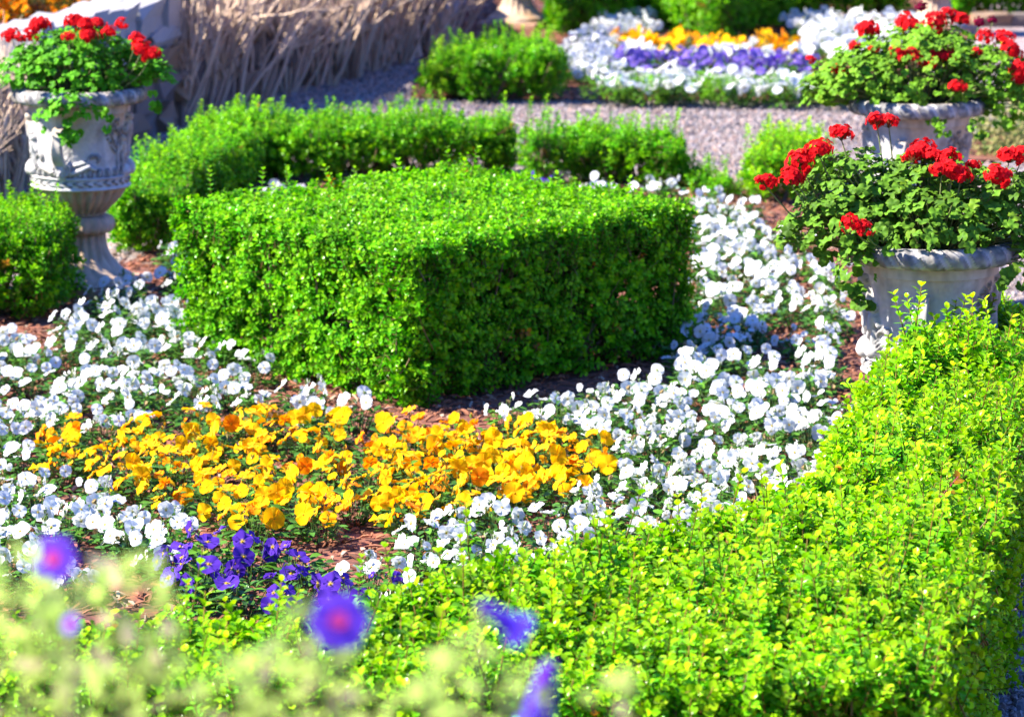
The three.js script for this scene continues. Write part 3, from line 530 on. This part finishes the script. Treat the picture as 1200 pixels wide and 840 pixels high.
geranium({ label: 'red geranium spilling over the urn behind the lime corner hedge', pos: urnB, nLeaf: 1750, leafR: [.017, .027], tint: [.88, .84, .9],
  lobes: [[0, .12, .05, .34, .16, .32], [-.28, .12, .05, .22, .13], [-.42, .08, .05, .12, .09], [.28, .14, .05, .24, .15], [-.1, .2, 0, .24, .13], [-.3, .2, .02, .18, .10], [-.26, .27, 0, .17, .10], [.0, .27, -.02, .2, .09], [.2, .2, 0, .24, .12], [-.27, .0, .2, .09, .10], [.36, .02, .16, .12, .09]],
  droop: [[-.29, -.08, .18], [-.25, -.12, .2], [.22, -.02, .30], [.31, -.02, .25], [-.38, .02, .12]],
  heads: [[897, 215, .1, .95], [930, 206, .1, .8], [938, 190, .05, 1], [926, 212, .12, .8], [960, 177, .05, 1], [986, 158, 0, .95], [1028, 142, 0, .7], [1042, 144, 0, .8], [998, 262, .33, .75], [1012, 268, .33, .75], [1080, 178, .05, 1.05], [1070, 184, .1, .8], [1096, 184, .1, .8], [1112, 187, .12, 1], [1116, 202, .2, 1.05], [1104, 200, .2, .8], [1126, 208, .2, .9], [1141, 194, .1, .5], [1170, 207, .18, 1], [1184, 185, .1, .8], [1198, 183, .1, .9]] });
geranium({ label: 'tall red geranium in the urn standing by the gravel path', pos: urnC, nLeaf: 1500, leafR: [.018, .028], tint: [1.2, 1.15, .9],
  lobes: [[0, .14, .0, .38, .20, .32], [-.28, .14, .05, .22, .17], [.30, .14, 0, .24, .18], [0, .27, -.05, .30, .13], [.40, .06, .1, .14, .12], [-.42, .08, 0, .12, .12]],
  droop: [[.24, -.04, .3], [.06, -.04, .32], [.36, -.02, .2], [.42, -.03, .12]],
  heads: [[1016, 35, 0, 1.1], [1062, 26, -.05, 1], [1068, 30, 0, .9], [1096, 26, 0, 1], [1112, 18, -.05, .8], [1126, 24, -.05, .9], [984, 81, .1, .95], [1002, 54, .05, .6], [1025, 57, .1, .6], [1052, 63, .15, 1], [1066, 66, .2, 1], [1074, 68, .2, .8], [1091, 75, .2, .8], [1100, 68, .15, .9], [1112, 66, .15, .8], [1122, 103, .3, .85], [1155, 43, .05, .8], [1146, 63, .1, .8], [1178, 46, .05, 1], [1184, 56, .1, .9], [1190, 64, .1, .7], [1196, 82, .15, 1], [1198, 92, .15, .9], [950, 70, .05, .6], [1080, 8, -.1, .9, 1], [1148, 26, -.1, .9, 1], [1164, 24, -.1, .8, 1]] });

// ------------------------------------------------------------------ stone wall, bare shrubs, plants on the bank
const rocks = []; for (let v = 0; v < 8; v++) {
  let g = new THREE.BoxGeometry(1, 1, 1, 2, 2, 2); const p = g.attributes.position, o = R(0, 50);
  for (let i = 0; i < p.count; i++) { const q = V(p.getX(i), p.getY(i), p.getZ(i)), l = q.length(); q.multiplyScalar(1 - .16 * Math.max(0, l - .6)).add(V(N3(q.x * 2 + o, q.y * 2, q.z * 2), N3(q.x * 2, q.y * 2 + o, q.z * 2), N3(q.x * 2, q.y * 2, q.z * 2 + o)).multiplyScalar(.34)); p.setXYZ(i, q.x, q.y, q.z); }
  g = g.toNonIndexed(); g.computeVertexNormals(); const c = []; for (let i = 0; i < g.attributes.position.count; i++) { const w = R(.92, 1.08); c.push(w, w, w); } g.setAttribute('color', new THREE.Float32BufferAttribute(c, 3)); rocks.push(g);
}
const rockMats = [[.20, .125, .075], [.16, .11, .08], [.24, .145, .075], [.14, .105, .085], [.21, .13, .08]].map(c => { const m = M.stone.clone(); m.color.setRGB(...c); return m; });
const capMat = M.stone.clone(); capMat.color.setRGB(.27, .25, .235);
{
  const w = thing('stone_wall', 'low dry stone retaining wall behind the bare shrubs', 'wall', wallLine[2].clone().setY(0)), o0 = w.position;
  for (let s = 1; s < wallLine.length - 1; s++) {
    const a = wallLine[s], b = wallLine[s + 1], L = a.distanceTo(b), dir = b.clone().sub(a).normalize(), ang = Math.atan2(-dir.z, dir.x);
    let y = 0;
    for (let row = 0; y < .66; row++) {
      const hh = row === 3 ? .12 : R(.17, .22); let t = -R(0, .2);
      while (t < L) {
        const len = row >= 3 ? R(.25, .55) : R(.22, .5); const c = a.clone().addScaledVector(dir, t + len / 2);
        const st = part(row >= 3 ? 'capstone' : 'stone', pick(rocks), row >= 3 ? capMat : pick(rockMats), w);
        st.position.set(c.x - o0.x + R(-.02, .02), y + hh / 2, c.z - o0.z); st.rotation.set(R(-.05, .05), ang + R(-.08, .08), R(-.05, .05)); st.scale.set(len * 1.08, hh * 1.12, R(.34, .42)); t += len;
      }
      y += hh;
    }
  }
}
const dryC = () => { const k = R(.7, 1.3); return C(.58 * k, .41 * k, .28 * k); };
function drySh(h, n, spread) {
  const g = new GB();
  const branch = (p, d, len, r, lv) => {
    const pts = [p.clone()], q = p.clone(), dd = d.clone(), seg = 4;
    for (let k = 0; k < seg; k++) { dd.add(randDir().multiplyScalar(.16)).add(V(0, .05, 0)).normalize(); q.addScaledVector(dd, len / seg); pts.push(q.clone()); }
    tube(g, pts, r, r * .5, dryC(), lv ? 3 : 4);
    if (lv < 2) { const nb = lv ? 3 : 5; for (let k = 0; k < nb; k++) { const t = R(.3, 1) * seg, i = Math.min(seg - 1, Math.floor(t)), o = pts[i].clone().lerp(pts[i + 1], t - i); branch(o, dd.clone().add(randDir().multiplyScalar(.75)).add(V(0, .15, 0)).normalize(), len * R(.4, .7), r * .55, lv + 1); } }
  };
  for (let k = 0; k < n; k++) { const a = R(0, 6.28), l = spread * Math.sqrt(rnd()); branch(V(Math.cos(a) * R(.02, .12), 0, Math.sin(a) * R(.02, .12)), V(Math.cos(a) * l, 1, Math.sin(a) * l).normalize(), h * R(.6, .9), R(.009, .018), 0); }
  return g.geo();
}
const dryGeos = [drySh(1.15, 18, .5), drySh(1.0, 15, .7), drySh(1.25, 16, .6), drySh(.95, 18, .5)];
[[-40, 262, 3], [4, 236, 3], [30, 226, 3], [205, 142, 0], [238, 134, 1], [268, 124, 2], [302, 116, 0], [338, 106, 1], [372, 97, 2], [408, 88, 0], [436, 80, 1], [466, 72, 2], [498, 63, 0], [516, 57, 1], [505, 8, 2], [480, 20, 0], [185, 120, 2]].forEach(([x, y, v], i) => {
  const t = thing('bare_shrub', x < 60 ? 'bare tan shrub beside the tall urn against the wall' : 'leafless tan shrub standing along the stone wall by the path', 'shrub', px(x, y + 4, 0), x < 60 ? 'bare shrubs beside the tall urn' : 'bare shrubs along the wall');
  part('branches', dryGeos[v], M.dry, t); t.rotation.y = R(0, 6.28); t.scale.setScalar(R(.85, 1.15) * (x < 60 ? .72 : 1));
});
function leafBush(name, label, category, pos, rx, ry, nl, len, colFn, flower, mat = M.soft, group) {
  const o = thing(name, label, category, pos, group), g = new GB(), fl = new GB();
  for (let k = 0; k < nl; k++) { const d = randDir(); d.y = Math.abs(d.y); const q = R(.35, 1) * (1 + .3 * N3(d.x * 3 + pos.x, d.y * 3, d.z * 3)), p = V(d.x * rx * q, d.y * ry * q, d.z * rx * q), dir = d.clone().add(randDir().multiplyScalar(.7)).normalize(); leaf(g, p, dir, V(0, 1, 0).add(randDir().multiplyScalar(.6)).normalize(), len * R(.7, 1.2), len * .5, .08, colFn(), .55); }
  for (let k = 0; k < 14; k++) { const d = randDir(); d.y = Math.abs(d.y) + .2; tube(g, [V(0, 0, 0), V(d.x * rx * .8, d.y * ry * .8, d.z * rx * .8)], .006, .002, C(.12, .09, .05), 3); }
  part('foliage', g.geo(), mat, o);
  if (flower) { for (let k = 0; k < flower.n; k++) { const d = randDir(); d.y = Math.abs(d.y); const p = V(d.x * rx, d.y * ry, d.z * rx); for (let j = 0; j < 7; j++) leaf(fl, p, d.clone().add(randDir().multiplyScalar(1.1)).normalize(), d, flower.s, flower.s * .7, .1, flower.c(), .6); } part('flowers', fl.geo(), M.petal, o).userData.kind = 'stuff'; }
  return o;
}
const bankPt = (x, y, h = .68) => px(x, y, h);
[[-10, 22], [22, 20], [50, 26], [70, 14]].forEach(([x, y]) => leafBush('orange_shrub', 'shrub covered in orange yellow flowers on the bank above the wall', 'shrub', bankPt(x, y), .3, .34, 300, .05, () => C(.10, .10, .01), { n: 110, s: .035, c: () => C(.85, R(.22, .42), .003) }, M.soft, 'orange shrubs on the bank'));
[[110, 8], [150, 0], [90, -4]].forEach(([x, y]) => leafBush('russet_shrub', 'low russet brown shrub on the bank beside the orange flowers', 'shrub', bankPt(x, y + 6), .3, .2, 420, .05, () => { const k = R(.6, 1.4); return C(.20 * k, .085 * k, .035 * k); }, null, M.soft, 'russet shrubs on the bank'));
[[368, 96], [520, 46]].forEach(([x, y]) => leafBush('green_weed', 'small dark green weed at the foot of the bare shrubs', 'weed', px(x, y, 0), .08, .12, 60, .05, () => C(.03, .10, .03), null, M.soft, 'weeds by the wall'));
[[1160, 178], [1195, 184], [1225, 178], [1190, 160], [1220, 150]].forEach(([x, y]) => leafBush('variegated_shrub', 'pale cream and green shrub in the side bed past the path urn', 'shrub', px(x, y, .02), .21, .32, 520, .04, () => rnd() < .55 ? C(.42, .38, .14) : C(.13, .20, .05), null, M.soft, 'cream shrubs of the side bed'));
{ // low stone edging in the shade past the farthest urn
  const w = thing('stone_edging', 'low grey stone edging in front of the dark far hedge', 'edging', px(1180, 30, 0)), a = px(1136, 28, 0), b = px(1320, 28, 0), L = a.distanceTo(b);
  for (let t = 0; t < L;) { const l = R(.3, .55), st = part('stone', pick(rocks), pick(rockMats), w); st.position.set(a.x + t + l / 2 - w.position.x, .04, 0); st.scale.set(l, .12, .25); st.rotation.y = R(-.06, .06); t += l; }
}

// ------------------------------------------------------------------ the soft pale shrubs just below the camera
function violetFlower(s) {
  const g = new GB();
  for (let p = 0; p < 6; p++) { const a = p * 1.047; const d = V(Math.cos(a), .25, Math.sin(a)).normalize(), m = R(.8, 1.2); leaf(g, V(0, 0, 0), d, V(0, 1, 0), .024 * s, .027 * s, R(-.05, .12), C(.22 * m, .08 * m, .72 * m), .62); leaf(g, V(0, .003, 0), d, V(0, 1, 0), .008 * s, .009 * s, .1, C(.75, .08, .35), .6); }
  tube(g, [V(0, -.03, 0), V(0, 0, 0)], .004, .005, C(.12, .10, .3), 6); return g.geo();
}
function violetTrumpet() { const g = new GB(), n = 10, rings = [[.003, 0], [.006, .012], [.008, .03], [.012, .042], [.017, .05]], rows = rings.map(([r, y]) => Array.from({ length: n }, (_, k) => { const w = k / n * 6.283, q = r * (1 + .12 * Math.cos(w * 5)); return g.v(V(Math.cos(w) * q, y, Math.sin(w) * q), C(.11 + .1 * (y < .02 ? 1 : 0), .05, .60)); })); for (let i = 0; i < rows.length - 1; i++) for (let k = 0; k < n; k++) g.q(rows[i][k], rows[i][(k + 1) % n], rows[i + 1][(k + 1) % n], rows[i + 1][k]); return g.geo(); }
const vf = violetFlower(1), vt = violetTrumpet();
function paleShrub(label, rootX, dist, clusters, flowers) {
  const root = V((rootX - 600) / F * dist * 1.03, 1.35, -dist), o = thing('pale_shrub', label, 'shrub', root, undefined), g = new GB();
  for (const [x, y, rad, n, dz = 0] of clusters) {
    const c = pd(x, y, dist + dz).sub(root), rr = rad / F * dist;
    tube(g, [V(c.x * .2, 0, c.z * .2), V(c.x * .7, c.y * .5, c.z * .7), c], .003, .0015, C(.36, .36, .16), 5);
    for (let k = 0; k < n * .54; k++) { const d = randDir(), p = c.clone().addScaledVector(d, rr * Math.cbrt(rnd())), m = R(.75, 1.25), w = rnd() < .08; leaf(g, p, d.clone().add(randDir().multiplyScalar(.6)).add(V(0, .3, 0)).normalize(), randDir(), R(.018, .030), R(.010, .016), .08, w ? C(.60 * m, .50 * m, .30 * m) : C(.50 * m, .66 * m, .15 * m), .5); }
    // lower leaves that carry on down the stem
    for (let k = 0; k < n * .12; k++) { const t = R(.25, 1), p = c.clone().multiply(V(t, t, t)).add(randDir().multiplyScalar(rr)); if (p.y < c.y - rr * .5) leaf(g, p, randDir(), randDir(), .026, .013, .08, C(.38, .44, .12), .5); }
  }
  part('foliage', g.geo(), M.soft, o);
  const st = new GB();
  for (const [x, y, kind, dz, tilt, s] of flowers) {
    const p = pd(x, y, dist + dz).sub(root), f = part('flower', kind ? vt : vf, M.petal, o); f.position.copy(p); f.scale.setScalar(s); f.rotation.set(tilt[0], tilt[1], tilt[2]);
    tube(st, [V(p.x * .3, 0, p.z * .3), V(p.x * .8, p.y * .6, p.z * .8), p], .004, .0016, C(.26, .24, .12), 4);
  }
  part('stems', st.geo(), M.stem, o); return o;
}
paleShrub('soft pale green shrub with two open violet flowers, dense leaves', 80, 3.5,
  [[30, 730, 50, 60], [90, 760, 60, 85], [150, 700, 42, 60], [160, 770, 45, 55], [30, 800, 50, 55], [100, 825, 55, 55, -.1], [70, 690, 30, 25, .1], [20, 680, 26, 22], [190, 815, 45, 45], [260, 825, 45, 45, -.1]],
  [[62, 655, 0, .05, [1.25, 0, .1], 1.0], [82, 731, 0, -.15, [.9, .2, .6], .4]]);
paleShrub('airy pale green shrub with one open violet flower on a thin stem', 350, 3.4,
  [[330, 815, 45, 45], [385, 805, 32, 30], [300, 790, 26, 20], [352, 742, 20, 12], [370, 775, 22, 14]],
  [[397, 728, 0, 0, [1.3, .1, -.05], 1.2]]);
paleShrub('sparse pale green shrub tip with nodding violet trumpet flowers', 560, 3.3,
  [[530, 752, 24, 14], [515, 800, 26, 18], [560, 830, 40, 32], [590, 790, 20, 10], [500, 832, 30, 24], [720, 826, 22, 14], [430, 834, 24, 18], [620, 836, 22, 12]],
  [[560, 706, 1, 0, [.3, 0, -2.25], 1.0], [645, 775, 1, .05, [.15, 0, 2.95], 1.55]]);

renderer.render(scene, camera);
